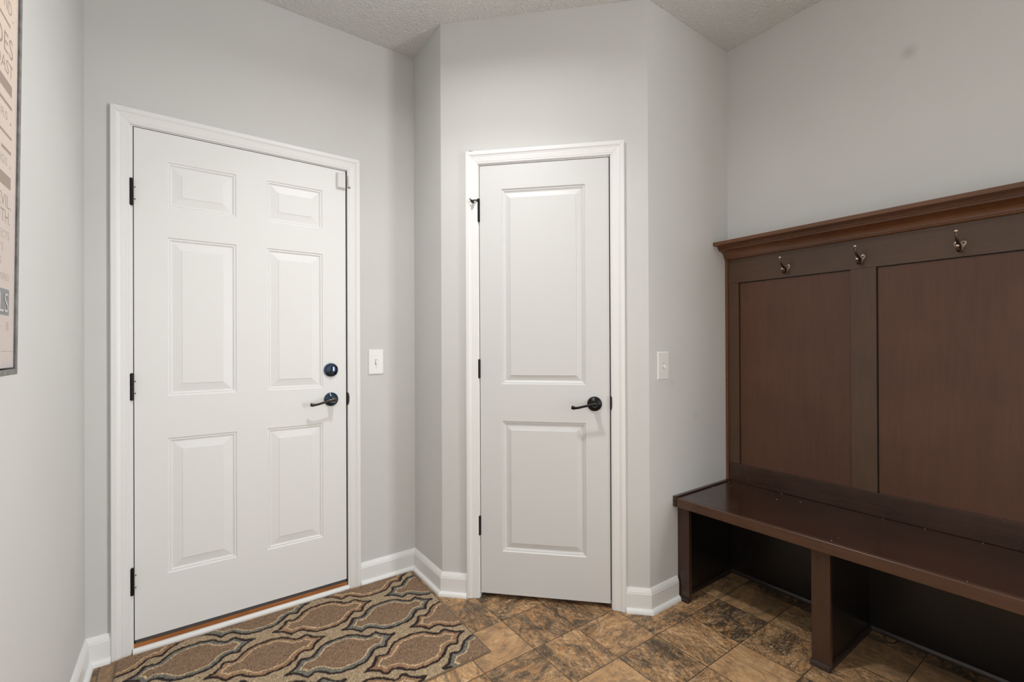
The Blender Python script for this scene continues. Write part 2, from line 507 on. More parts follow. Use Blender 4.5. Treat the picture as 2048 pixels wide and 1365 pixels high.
CW = 0.060           # casing width
CRL0, CRL1, CRLT = DL0 - 0.0095, DL1 + 0.0065, DZ1 + 0.0065      # casing inner edges, left door
CRC0, CRC1, CRCT = CL0 - 0.0065, CL1 + 0.0075, CZ1 + 0.0085      # casing inner edges, closet door
T8 = math.tan(math.radians(22.5))
baseboard('baseboard_left', [(F0, YEND, Y1, 0, -1)], 'white baseboard along the left wall')
baseboard('baseboard_back_left', [(F1, X0, CRL0 - CW, 1, 0)], 'short white baseboard between the corner and the hinge-side casing')
baseboard('baseboard_back_right', [(F1, CRL1 + CW, XA, 0, -1)], 'white baseboard right of the six-panel door, behind the rug')
baseboard('baseboard_niche', [(F2, 0, Y1 - YB, 1, T8)], 'white baseboard on the narrow shaded wall, touching the rug')
baseboard('baseboard_angled_left', [(F3, 0, CRC0 - CW, -T8, 0)], 'small white baseboard left of the closet door casing')
baseboard('baseboard_angled_right', [(F3, CRC1 + CW, S3, 0, T8)], 'small white baseboard right of the closet door casing')
baseboard('baseboard_return', [(F4, XC, 1.888, -T8, 0)], 'white baseboard below the light switch, ending at the dark bench')


# ------------------------------------------------------------------ door casings and jambs
CP = [(0, 0), (0, 0.0075), (0.003, 0.0095), (0.0085, 0.0095), (0.0095, 0.0108), (0.018, 0.0115), (0.026, 0.0125), (0.030, 0.0125),
      (0.033, 0.0135), (0.038, 0.0150), (0.0405, 0.0170), (0.0425, 0.0182), (0.056, 0.0182), (0.0585, 0.0172), (0.060, 0.0155), (0.060, 0)]


def trim(name, F, a, b, top, lz0, leaf, label, sweep, GR=0.003):
    base = F((a + b) / 2, 0, 0)
    root = empty(name, base)
    structure(root, label, 'door casing')
    e = 0.0003
    bm = B(); loft(bm, [[F(a - q, o, 0.0) for q, o in CP], [F(a - q, o, top + q - e) for q, o in CP]])
    finish(bm, 'casing', M_TRIM, parent=root)
    bm = B(); loft(bm, [[F(b + q, o, 0.0) for q, o in CP], [F(b + q, o, top + q - e) for q, o in CP]])
    finish(bm, 'casing', M_TRIM, parent=root)
    bm = B(); loft(bm, [[F(a - q + e, o, top + q) for q, o in CP], [F(b + q - e, o, top + q) for q, o in CP]])
    finish(bm, 'casing', M_TRIM, parent=root)
    l0, l1, z1 = leaf
    bm = B()
    box(bm, F, l0 - G - JT, l0 - G, -WT, 0, 0, z1 + G)
    box(bm, F, l1 + GR, l1 + G + JT, -WT, 0, 0, z1 + G)
    box(bm, F, l0 - G - JT, l1 + G + JT, -WT, 0, z1 + G, z1 + G + JT)
    finish(bm, 'jamb', M_TRIM, parent=root)
    bm = B()
    box(bm, F, l0 - G, l0 + 0.010, -0.075, -0.0465, 0, z1 + G)
    box(bm, F, l1 - 0.010, l1 + GR, -0.075, -0.0465, 0, z1 + G)
    box(bm, F, l0 - G, l1 + G, -0.075, -0.0465, z1 - 0.010, z1 + G)
    finish(bm, 'door_stop_strip', M_DARK if sweep else M_TRIM, parent=root)
    bm = B()      # black filler round the leaf, standing in for the shade in the gap
    box(bm, F, l1 + 0.0006, l1 + GR, -0.0460, -0.0045, 0.036, z1 + 0.0006)
    box(bm, F, l0 - G, l0 - 0.0006, -0.0460, -0.0045, 0.036, z1 + 0.0006)
    box(bm, F, l0 - G, l1 + GR, -0.0460, -0.0045, z1 + 0.0006, z1 + G)
    finish(bm, 'gap_shade', M_DARK, parent=root)
    return root


trim1 = trim('trim_1', F1, CRL0, CRL1, CRLT, 0, (DL0, DL1, DZ1), 'white moulded casing around the six-panel door', True, 0.0062)
trim2 = trim('trim_2', F3, CRC0, CRC1, CRCT, 0, (CL0, CL1, CZ1), 'white moulded casing around the narrow closet door', False, 0.0048)

# threshold of the left door: white quarter strip, oak riser, grey weather strip
th = empty('threshold', F1((DL0 + DL1) / 2, 0, 0))
tag(th, 'oak door sill with a white strip in front, below the six-panel door', 'threshold', kind='structure')
bm = B(); prism(bm, F1, [(0.0, 0), (0.0155, 0), (0.0150, 0.006), (0.0115, 0.013), (0.0060, 0.0165), (0.0, 0.0170)], -0.1725, 0.6535)
finish(bm, 'white_strip', M_TRIM, parent=th, smooth=True, autosmooth=0.8)['label'] = 'chipped white quarter-round strip'
bm = B(); box(bm, F1, DL0 - G, DL1 + G, -0.055, -0.0005, 0.0, 0.0325)
finish(bm, 'oak_sill', M_OAK, parent=th, bevel=0.0015)
bm = B(); box(bm, F1, DL0 - G, DL1 + G, -0.11, -0.050, 0.0, 0.060)
finish(bm, 'sill_back', M_DARK, parent=th)


# ------------------------------------------------------------------ doors
def panel_leaf(F, s0, s1, z0, z1, panels, prof, thick=0.044):
    bm = B()
    S = sorted({s0, s1, *[v for p in panels for v in p[:2]]}); Z = sorted({z0, z1, *[v for p in panels for v in p[2:]]})
    # one quad for each grid cell outside the panels
    for a, b in zip(S, S[1:]):
        for c, d in zip(Z, Z[1:]):
            if any(p[0] <= (a + b) / 2 <= p[1] and p[2] <= (c + d) / 2 <= p[3] for p in panels):
                continue
            bm.faces.new([bm.verts.new(F(s, 0, z)) for s, z in ((a, c), (b, c), (b, d), (a, d))])
    for p in panels:
        prev = None
        for ins, dep in prof:
            ring = [bm.verts.new(F(s, dep, z)) for s, z in ((p[0] + ins, p[2] + ins), (p[1] - ins, p[2] + ins), (p[1] - ins, p[3] - ins), (p[0] + ins, p[3] - ins))]
            if prev:
                for i in range(4):
                    bm.faces.new((prev[i], prev[(i + 1) % 4], ring[(i + 1) % 4], ring[i]))
            else:
                # the outer ring also needs the grid's intermediate points: merge handles corners only
                pass
            prev = ring
        bm.faces.new(prev)
    bmesh.ops.remove_doubles(bm, verts=bm.verts[:], dist=1e-5)
    # sides and back
    ring0 = [(s0, z0), (s1, z0), (s1, z1), (s0, z1)]
    box(bm, Frame(F(0, -0.012, 0), F.u, F.n), s0, s1, -(thick - 0.012), 0, z0, z1)
    for (a, c), (b, d) in zip(ring0, ring0[1:] + ring0[:1]):
        bm.faces.new([bm.verts.new(F(s, o, z)) for s, o, z in ((a, 0, c), (b, 0, d), (b, -0.012, d), (a, -0.012, c))])
    return bm


def finish_leaf(bm, F, **kw):
    # faces keep the winding set by hand; point each outwards by its side
    o = finish(bm, 'door_leaf', **kw)
    return o


P6 = [(0.0, 0.0), (0.0025, -0.0035), (0.0075, -0.0042), (0.0095, -0.0030), (0.0125, -0.0072), (0.0165, -0.0078), (0.0480, -0.0022), (0.0490, -0.0005)]
P2 = [(0.0, 0.0), (0.0035, -0.0045), (0.0095, -0.0055), (0.0105, -0.0070), (0.0165, -0.0105), (0.0200, -0.0105), (0.0410, -0.0050), (0.0425, -0.0020)]
left_panels = []
for a, b in ((-0.0630, 0.1780), (0.2960, 0.5345)):
    left_panels += [(a, b, 1.765, 1.951), (a, b, 1.000, 1.6445), (a, b, 0.281, 0.829)]
closet_panels = [(0.297, 0.689, 1.017, 1.941), (0.297, 0.689, 0.2255, 0.842)]


def hinge(F, s, z0, z1, parent, r=0.0062, o=0.0045, screws=False):
    bm = B()
    n = 5; h = (z1 - z0 - 0.004) / n
    rings = []
    prof = [(0.0035, z0)]
    prof += [(r * 0.85, z0 + 0.0015), (r, z0 + 0.003)]
    for k in range(n):
        a = z0 + 0.003 + k * h * 0.985
        b = a + h * 0.985
        prof += [(r, a + 0.0006), (r, b - 0.0006), (r * 0.86, b)]
    prof += [(r * 0.85, z1 - 0.0012), (0.003, z1)]
    for rr, z in prof:
        rings.append([F(s, o, 0) + F.u * (rr * math.cos(2 * math.pi * q / 20)) + F.n * (rr * math.sin(2 * math.pi * q / 20)) + Vector((0, 0, z)) for q in range(20)])
    loft(bm, rings)
    hb = finish(bm, 'hinge', M_BLACK, parent=parent, smooth=True, autosmooth=0.6)
    bm = B(); box(bm, F, s - 0.004, s + 0.0065, -0.003, 0.0012, z0 + 0.002, z1 - 0.002)
    finish(bm, 'hinge_leaf', M_BLACK, parent=hb)
    if screws:
        bm = B()
        for zz in (z0 + 0.027, z1 - 0.033):
            ball(bm, F(s + 0.0105, 0.001, zz), 0.0022, 10)
        finish(bm, 'screw_head', M_BLACK, parent=hb, smooth=True)
    return hb


def lever(F, s, z, parent, m, drop=0.0):
    bm = B()
    lathe(bm, F, s, z, [(0.0330, 0), (0.0335, 0.003), (0.0320, 0.0062), (0.0270, 0.0078), (0.0255, 0.0100), (0.0190, 0.0125), (0.0150, 0.0160), (0.0135, 0.022), (0.0130, 0.030), (0.001, 0.030)])
    h = finish(bm, 'lever_handle', m, parent=parent, smooth=True, autosmooth=0.8)
    bm = B()
    tube(bm, [F(s, 0.024, z), F(s, 0.040, z), F(s, 0.052, z), F(s, 0.0575, z)], [0.0105, 0.0105, 0.0115, 0.009], 20)
    P = smooth_path([F(s + 0.009, 0.053, z + 0.001), F(s, 0.0545, z + 0.0025), F(s - 0.022, 0.0555, z - 0.001), F(s - 0.048, 0.055, z - 0.0085 - drop),
                     F(s - 0.072, 0.053, z - 0.0145 - drop), F(s - 0.090, 0.050, z - 0.0165 - drop), F(s - 0.103, 0.046, z - 0.0135 - drop)], 5)
    n = len(P)
    R = [0.0075 + 0.003 * math.exp(-((i / n) / 0.12) ** 2) - 0.0022 * math.sin(math.pi * i / n) + (0.0018 if i > n * 0.8 else 0) for i in range(n)]
    R[0] = 0.004; R[-1] = 0.0058
    tube(bm, P, R, 16, flat=0.72)
    finish(bm, 'lever', M_BRONZE if m is M_BLUE_REFL else m, parent=h, smooth=True, autosmooth=1.0)
    return h


def strike(F, s, z, parent, w=0.010, h=0.062):
    bm = B()
    # lip of the strike plate bending round the jamb edge
    pts = []
    for k in range(13):
        a = math.pi * k / 12
        pts.append((s + w * math.sin(a) ** 0.6 if 0 < k < 12 else s, z - h / 2 * math.cos(a)))
    loft(bm, [[F(q[0], 0.0006, q[1]) for q in pts], [F(q[0], 0.0095, q[1]) for q in pts]])
    st = finish(bm, 'strike_plate', M_BRONZE, parent=parent, bevel=0.0008)
    return st


door1 = empty('door_1', F1((DL0 + DL1) / 2, 0, 0))
structure(door1, 'white six-panel entry door with dark bronze lever and deadbolt', 'door')
leaf1 = finish(panel_leaf(F1, DL0, DL1, DZ0, DZ1, left_panels, P6), 'door_leaf', M_DOOR, parent=door1)
bm = B(); box(bm, F1, DL0 + 0.002, DL1 - 0.002, -0.040, -0.0035, 0.0335, DZ0 + 0.001)
finish(bm, 'door_sweep', M_SWEEP, parent=door1)
for z0, z1 in ((1.755, 1.862), (0.990, 1.097), (0.228, 0.336)):
    hinge(F1, -0.1745, z0, z1, door1, screws=True, r=0.0066, o=0.006)
bm = B()
lathe(bm, F1, 0.5715, 1.0845, [(0.0330, 0), (0.0335, 0.004), (0.0315, 0.0085), (0.0265, 0.0100), (0.0255, 0.0085), (0.0245, 0.0115), (0.0190, 0.0135), (0.001, 0.0140)])
db = finish(bm, 'deadbolt', M_BLUE_REFL, parent=door1, smooth=True, autosmooth=0.8)
bm = B()
rings = []
for k, (w_, d_) in enumerate(((0.0045, 0.012), (0.0042, 0.020), (0.0035, 0.026), (0.0012, 0.0285))):
    hh = 0.0185 if k < 2 else 0.0175 - 0.003 * (k - 1)
    rings.append([F1(0.5715 + w_ * math.cos(a) + 0.0045 * math.sin(a) * 0.35, d_, 1.0845 + hh * math.sin(a)) for a in [2 * math.pi * q / 24 for q in range(24)]])
loft(bm, rings)
finish(bm, 'thumb_turn', M_BRONZE, parent=db, smooth=True, autosmooth=0.9)
lever(F1, 0.5720, 0.9420, door1, M_BLUE_REFL)
strike(F1, DL1 + 0.0045, 0.940, trim1)

door2 = empty('door_2', F3((CL0 + CL1) / 2, 0, 0))
structure(door2, 'narrow white two-panel closet door with black lever handle', 'door')
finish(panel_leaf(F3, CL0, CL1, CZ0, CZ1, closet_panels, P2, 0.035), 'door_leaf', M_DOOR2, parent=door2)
hs = []
for z0, z1 in ((1.789, 1.884), (1.044, 1.135), (0.297, 0.390)):
    hs.append(hinge(F3, 0.1870, z0, z1, door2, r=0.0052, o=0.0045))
lever(F3, 0.7280, 0.9310, door2, M_BLACK, drop=-0.002)
strike(F3, CL1 + 0.0035, 0.937, trim2, w=0.008)
# hinge-pin door stop on the top hinge
bm = B()
tube(bm, [F3(0.187, 0.0045, 1.884), F3(0.187, 0.0045, 1.899)], [0.0075, 0.0070], 14)
tube(bm, smooth_path([F3(0.188, 0.006, 1.893), F3(0.176, 0.018, 1.890), F3(0.163, 0.030, 1.886)], 4), 0.0030, 10)
tube(bm, [F3(0.163, 0.030, 1.884), F3(0.152, 0.038, 1.893)], [0.0026, 0.0022], 10)
tube(bm, [F3(0.165, 0.018, 1.881), F3(0.163, 0.031, 1.881), F3(0.161, 0.040, 1.8815)], [0.0060, 0.0066, 0.0050], 14)
finish(bm, 'hinge_pin_stop', M_BLACK, parent=door2, smooth=True, autosmooth=0.9)

# alarm contact at the top corner of the left door
ds = empty('door_sensor', F1(0.6215, 0, 1.975))
tag(ds, 'small white alarm contact on the top corner of the six-panel door', 'door sensor')
bm = B()
loft(bm, [[F1(s, o, z) for s, z in ((0.6005, 1.9755), (0.6415, 1.9755), (0.6415, 2.0500), (0.6005, 2.0500))] for o in (0.0, 0.011)]
     + [[F1(s, 0.0165, z) for s, z in ((0.6055, 1.9800), (0.6385, 1.9800), (0.6385, 2.0460), (0.6055, 2.0460))]])
finish(bm, 'sensor_body', M_PLASTIC, parent=ds, bevel=0.001)
bm = B(); box(bm, F1, 0.598, 0.6405, 0.0, 0.003, 1.972, 2.049)
finish(bm, 'mounting_plate', M_PLASTIC, parent=ds, bevel=0.0006)
mg = empty('sensor_magnet', F1(0.656, 0.0095, 1.985))
tag(mg, 'slim white magnet block on the casing beside the alarm contact', 'sensor magnet')
bm = B(); box(bm, F1, 0.6515, 0.6625, 0.0098, 0.0200, 1.9870, 2.0420)
finish(bm, 'magnet_body', M_PLASTIC, parent=mg, bevel=0.0018)
bm = B(); box(bm, F1, 0.6530, 0.6640, 0.0098, 0.0150, 1.9825, 1.9866)
finish(bm, 'magnet_clip', M_SLOT, parent=mg)


# ------------------------------------------------------------------ light switches
def light_switch(F, s, z, label, down):
    r = empty('light_switch', F(s, 0, z - 0.064))
    tag(r, label, 'light switch', group='toggle light switches')
    w, h = 0.0398, 0.0640
    bm = B()
    loft(bm, [[F(s + a * (w - i), o, z + b * (h - i)) for a, b in ((-1, -1), (1, -1), (1, 1), (-1, 1))] for i, o in ((0, 0), (0, 0.0025), (0.0035, 0.0060))])
    finish(bm, 'wall_plate', M_PLASTIC, parent=r, bevel=0.0008)
    bm = B(); box(bm, F, s - 0.0052, s + 0.0052, 0.0055, 0.0064, z - 0.0125, z + 0.0125)
    finish(bm, 'toggle_slot', M_SLOT, parent=r)
    bm = B(); k = -1 if down else 1
    loft(bm, [[F(s + a * 0.0040, 0.0062, z + b * 0.0105) for a, b in ((-1, -1), (1, -1), (1, 1), (-1, 1))],
              [F(s + a * 0.0036, 0.0100, z + k * 0.003 + b * 0.0060) for a, b in ((-1, -1), (1, -1), (1, 1), (-1, 1))],
              [F(s + a * 0.0030, 0.0190, z + k * 0.010 + b * 0.0032) for a, b in ((-1, -1), (1, -1), (1, 1), (-1, 1))]])
    finish(bm, 'toggle', M_PLASTIC, parent=r, bevel=0.0008)
    for zz in (z + 0.030, z - 0.030):
        bm = B(); lathe(bm, F, s, zz, [(0.0030, 0.0058), (0.0030, 0.0066), (0.0020, 0.0071), (0.0005, 0.0071)], 14)
        finish(bm, 'screw', M_PLASTIC, parent=r, smooth=True, autosmooth=0.8)
    return r


light_switch(F1, 0.7930, 1.118, 'white toggle switch plate right of the six-panel door', True)
light_switch(F4, 1.7885, 1.104, 'white toggle switch plate on the shaded wall between closet and bench', True)

# dark nail lying on the closet casing
bm = B(); tube(bm, [F3(0.147, 0.010, 2.1265), F3(0.161, 0.008, 2.1268)], [0.0022, 0.0016], 10)
tube(bm, [F3(0.1455, 0.010, 2.1265), F3(0.1472, 0.010, 2.1265)], [0.0030, 0.0030], 10)
tag(finish(bm, 'nail', M_BLACK, base=F3(0.153, 0.009, 2.124)), 'tiny dark nail lying on top of the closet door casing', 'nail')


# ------------------------------------------------------------------ dark bench with coat-hook panel
def xf(y):               # front edge of the seat, very slightly out of parallel with the wall
    return 1.862 + (1.3166 - y) * 0.027


YE = 0.122                # far end of the bench, outside the picture
ht = empty('hall_tree', (2.12, (YC + YE) / 2, 0))
tag(ht, 'dark brown wooden entry bench with tall panelled back, crown shelf and coat hooks', 'bench')


def wbox(bm, x0, x1, y0, y1, z0, z1):
    box(bm, FG, x0, x1, y0, y1, z0, z1)


SZ = 0.484
XB = X5 - 0.020           # face of the back frame
bm = B()
y0, y1 = YE, YC - 0.0190
loft(bm, [[Vector((xf(y) + 0.0182, y, z)) if i in (0, 3) else Vector((X5 - 0.001, y, z)) for i, z in ((0, SZ - 0.043), (1, SZ - 0.043), (2, SZ), (3, SZ))] for y in (y0, y1)])
finish(bm, 'seat', M_WSEAT, parent=ht, bevel=0.0008)
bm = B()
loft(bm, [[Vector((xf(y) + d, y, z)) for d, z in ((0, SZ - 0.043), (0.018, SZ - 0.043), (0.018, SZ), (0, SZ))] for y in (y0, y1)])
finish(bm, 'seat_front_lit', M_WFRONT_LIT, parent=ht, bevel=0.0028, bevel_seg=3)  # front of the seat split off to carry the painted lamp light
bm = B(); wbox(bm, xf(YC) - 0.001, XB - 0.006, YC - 0.0185, YC - 0.0005, SZ - 0.043, SZ + 0.0065)
finish(bm, 'seat_edge_strip', M_WSEAT, parent=ht, bevel=0.0015)
# posts, divider, end panel
for (ya, yb) in ((1.2565, YC - 0.001), (0.6910, 0.7530), (YE, 0.184)):
    xp = xf((ya + yb) / 2) + 0.034
    bm = B(); wbox(bm, xp, xp + 0.020, ya, yb, 0.0, SZ - 0.0425)
    finish(bm, 'post', M_WLOW, parent=ht, bevel=0.0012)
    bm = B()
    a, b = ya - 0.0012, min(yb + 0.0012, YC - 0.0025)
    loft(bm, [[Vector((xp - q, y, z)) for q, z in ((0.0, 0), (0.0115, 0), (0.0115, 0.012), (0.009, 0.0185), (0.004, 0.021), (0.0, 0.0215))] for y in (a, b)])
    finish(bm, 'post_shoe', M_WSHOE, parent=ht, smooth=True, autosmooth=0.6)
for (ya, yb) in ((1.3035, YC - 0.001), (0.7010, 0.7190), (YE + 0.004, YE + 0.022)):
    xp = xf((ya + yb) / 2) + 0.0545
    bm = B(); wbox(bm, xp, X5 - 0.0055, ya, yb, 0.0, SZ - 0.0435)
    finish(bm, 'side_panel', M_WSHADE, parent=ht)
bm = B(); wbox(bm, X5 - 0.005, X5 - 0.0005, YE + 0.001, YC - 0.001, 0.0, SZ - 0.044)
finish(bm, 'lower_back_panel', M_WSHADE, parent=ht)
QR = [(0.0, 0), (0.0105, 0), (0.0103, 0.006), (0.0085, 0.013), (0.005, 0.0185), (0.0, 0.020)]
for F, s0, s1, o0 in ((Frame((X5 - 0.005, 0, 0), (0, -1, 0), (-1, 0, 0)), -1.3030, -0.7195, 0), (Frame((X5 - 0.005, 0, 0), (0, -1, 0), (-1, 0, 0)), -0.7005, -0.1445, 0),
                      (Frame((0, 1.3035, 0), (1, 0, 0), (0, -1, 0)), 1.9190, X5 - 0.0055, 0), (Frame((0, 0.7010, 0), (1, 0, 0), (0, -1, 0)), 1.9340, X5 - 0.0055, 0)):
    bm = B(); prism(bm, F, QR, s0, s1)
    finish(bm, 'shoe_molding', M_WSHOE, parent=ht, smooth=True, autosmooth=0.6)
# back: frame rails and stiles, recessed panels
FT = 1.645
yL = 1.3025
bm = B(); wbox(bm, XB, X5 - 0.0005, YE + 0.0145, yL - 0.0005, 1.5200, FT); finish(bm, 'top_rail', M_WRAIL, parent=ht, bevel=0.0005)
bm = B(); wbox(bm, XB, X5 - 0.0005, YE + 0.0145, yL - 0.0005, SZ + 0.0005, 0.5815); finish(bm, 'bottom_rail', M_WSEAT, parent=ht, bevel=0.0018)
for ya, yb in ((1.2475, yL - 0.0005), (0.6685, 0.7575), (YE + 0.0145, 0.178)):
    bm = B(); wbox(bm, XB, X5 - 0.0005, ya, yb, 0.5820, 1.5195); finish(bm, 'stile', M_WFRAME, parent=ht, bevel=0.0005)
for ya, yb in ((0.7570, 1.2445), (0.1775, 0.6640)):
    bm = B(); wbox(bm, XB + 0.0095, X5 - 0.0035, ya, yb, 0.5810, 1.5160); finish(bm, 'back_panel', M_WPANEL, parent=ht)
bm = B(); wbox(bm, X5 - 0.0030, X5 - 0.0008, 0.1775, 1.2480, 0.5810, 1.5205); finish(bm, 'gap_shadow_board', M_WSHADE, parent=ht)  # dark sheet showing in the panel gaps, drawn in for cast shadow lines
for ya, yb in ((yL, YC - 0.0005), (YE, YE + 0.014)):
    bm = B(); wbox(bm, X5 - 0.0275, X5 - 0.0005, ya, yb, SZ + 0.007 if ya > 1 else SZ + 0.0005, FT); finish(bm, 'end_board', M_WCROWN, parent=ht, bevel=0.0008)
# crown: stepped fillets over a cove, with a shelf board on top
CRP = [(0.001, FT), (0.0285, FT), (0.0310, 1.6465), (0.0330, 1.6490), (0.0330, 1.6525), (0.0365, 1.6530)]
for k in range(9):
    a = math.pi / 2 * k / 8
    CRP.append((0.0370 + 0.046 * (1 - math.cos(a)), 1.6540 + 0.0325 * math.sin(a)))
CRP += [(0.0870, 1.6870), (0.0870, 1.6945), (0.0945, 1.6950), (0.0945, 1.7010), (0.0990, 1.7015), (0.0990, 1.7065), (0.001, 1.7065)]
bm = B(); prism(bm, F5, CRP, -(YC - 0.0008), -(YE - 0.03), skew1=0.0)
finish(bm, 'crown_molding', M_WCROWN, parent=ht)
bm = B(); wbox(bm, X5 - 0.141, X5 - 0.0005, YE - 0.07, YC - 0.0008, 1.7068, 1.7240)
finish(bm, 'shelf_board', M_WCROWN, parent=ht, bevel=0.0012)


# coat hooks
def coat_hook(y, z, parent):
    Fh = Frame((XB, 0, 0), (0, -1, 0), (-1, 0, 0)); s = -y
    # heart-shaped plate
    bm = B(); pts = []
    out = [(0.0, 0.010), (0.004, 0.0155), (0.010, 0.0180), (0.0160, 0.0155), (0.0180, 0.0095), (0.0165, 0.0020), (0.0115, -0.0055), (0.0070, -0.0105), (0.0060, -0.0165), (0.0, -0.0200)]
    pts = out + [(-a, b) for a, b in reversed(out[1:-1])]
    loft(bm, [[Fh(s + a * k_, o, z + b * k_) for a, b in pts] for o, k_ in ((0.0, 1.0), (0.0022, 1.0), (0.0034, 0.88))])
    root = finish(bm, 'coat_hook', M_HOOKPLATE, parent=parent, smooth=True, autosmooth=0.5)
    bm = B()
    for a in (-0.0095, 0.0095):
        lathe(bm, Fh, s + a, z + 0.0085, [(0.0030, 0.0030), (0.0030, 0.0040), (0.0012, 0.0044)], 12)
    finish(bm, 'screw', M_BLACK, parent=root)
    bm = B()
    up = smooth_path([Fh(s, 0.003, z - 0.004), Fh(s, 0.012, z + 0.002), Fh(s, 0.026, z + 0.007), Fh(s, 0.043, z + 0.013), Fh(s, 0.056, z + 0.026), Fh(s, 0.061, z + 0.044)], 5)
    n = len(up); tube(bm, up, [0.0058 - 0.0022 * i / n for i in range(n)], 12)
    lo = smooth_path([Fh(s, 0.003, z - 0.008), Fh(s, 0.010, z - 0.017), Fh(s, 0.020, z - 0.022), Fh(s, 0.031, z - 0.020), Fh(s, 0.038, z - 0.010), Fh(s, 0.040, z - 0.007)], 5)
    n = len(lo); tube(bm, lo, [0.0058 - 0.0018 * i / n for i in range(n)], 12)
    finish(bm, 'prong', M_HOOK, parent=root, smooth=True, autosmooth=1.0)
    bm = B(); ball(bm, Fh(s, 0.0622, z + 0.0460), 0.0068, 20)
    finish(bm, 'ball_tip', M_TIP, parent=root, smooth=True)
    bm = B(); ball(bm, Fh(s, 0.0405, z - 0.0050), 0.0064, 20)
    finish(bm, 'ball_tip', M_TIP, parent=root, smooth=True)


for y in (1.0165, 0.7215, 0.4150):
    coat_hook(y, 1.5610, ht)

# crumbs on the seat, a loop of cord on the floor below
bm = B()
for x, y in [(2.300, 1.290), (2.322, 1.268), (2.239, 1.247), (2.318, 1.206), (2.262, 1.19), (2.265, 1.055), (2.320, 1.039), (1.952, 1.082), (2.153, 1.288), (1.959, 1.208), (2.265, 0.934),
             (2.213, 1.013), (1.955, 0.678), (1.909, 0.684), (2.318, 0.647), (2.318, 0.516), (2.318, 0.359), (1.906, 0.329)]:
    r = random.uniform(0.0009, 0.0019)
    bmesh.ops.create_icosphere(bm, subdivisions=1, radius=r, matrix=Matrix.Translation((x, y, SZ + 0.0001 + r * 0.62)) @ Matrix.Diagonal((1, random.uniform(.6, 1.6), .6, 1)))
tag(finish(bm, 'crumbs', M_CRUMB, base=(2.1, 0.9, SZ)), 'pale crumbs scattered over the dark bench seat', 'crumbs', kind='stuff')
bm = B(); tube(bm, smooth_path([(2.333, 0.648, 0.0022), (2.308, 0.641, 0.0022), (2.291, 0.626, 0.0022), (2.297, 0.611, 0.0022), (2.322, 0.605, 0.0022), (2.334, 0.607, 0.0022)], 6), 0.0016, 8)
tag(finish(bm, 'cord_loop', M_CORD, base=(2.315, 0.62, 0), smooth=True), 'thin black cord curled on the floor under the bench', 'cord')


# ------------------------------------------------------------------ framed text print on the left wall
TILT = 0.0111
FP = Frame((X0 + 0.030, 0, 1.144), (0, 1, 0), Vector((1, 0, -TILT)).normalized(), Vector((TILT, 0, 1)).normalized())
PY0, PY1, PH = 0.735, 1.347, 0.915
pic = empty('framed_print', (X0 + 0.02, (PY0 + PY1) / 2, 1.144))
tag(pic, 'tall framed word print with weathered grey frame on the left wall', 'framed print')
FWD = 0.0115
for nm, a in (('frame_side', (PY1 - FWD, PY1, 0, PH)), ('frame_side', (PY0, PY0 + FWD, 0, PH)), ('frame_side', (PY0 + FWD, PY1 - FWD, 0, 0.0115)), ('frame_side', (PY0 + FWD, PY1 - FWD, PH - 0.0115, PH))):
    bm = B(); box(bm, FP, a[0], a[1], -0.028, 0, a[2], a[3]); finish(bm, 'frame_side', M_PFRAME, parent=pic, bevel=0.001)
bm = B(); box(bm, FP, PY0 + FWD, PY1 - FWD, -0.026, -0.020, 0.0115, PH - 0.0115)
finish(bm, 'backing', M_DARK, parent=pic)
CY0, CY1 = PY0 + 0.0155, PY1 - 0.0230
bm = B(); box(bm, FP, CY0, CY1, -0.0195, -0.0015, 0.0150, PH - 0.0155)
canvas = finish(bm, 'canvas', M_CANVAS, parent=pic)

lm = B()


def ink_rect(y0, y1, z0, z1, mi=0, lift=0.0001, rise=0.0):
    vs = [lm.verts.new(FP(y, -0.0015 + lift, z - 1.144)) for y, z in ((y0, z0), (y1, z0 + rise), (y1, z1 + rise), (y0, z1))]
    f = lm.faces.new(vs); f.material_index = mi
    return f


def ink_text(txt, y0, y1, z0, z1, mi=0, lift=0.0001):
    cu = bpy.data.curves.new('ink', 'FONT'); cu.body = txt; cu.resolution_u = 4; cu.offset = -0.006
    ob = bpy.data.objects.new('ink_tmp', cu); COL.objects.link(ob)
    dg = bpy.context.evaluated_depsgraph_get()
    me = bpy.data.meshes.new_from_object(ob.evaluated_get(dg))
    xs = [v.co.x for v in me.vertices]; ys = [v.co.y for v in me.vertices]
    ax, bx, ay, by = min(xs), max(xs), min(ys), max(ys)
    vs = [lm.verts.new(FP(y0 + (v.co.x - ax) / (bx - ax) * (y1 - y0), -0.0015 + lift, z0 + (v.co.y - ay) / (by - ay) * (z1 - z0) - 1.144)) for v in me.vertices]
    for pl in me.polygons:
        try:
            f = lm.faces.new([vs[i] for i in pl.vertices]); f.material_index = mi
        except ValueError:
            pass
    bpy.data.objects.remove(ob); bpy.data.meshes.remove(me); bpy.data.curves.remove(cu)


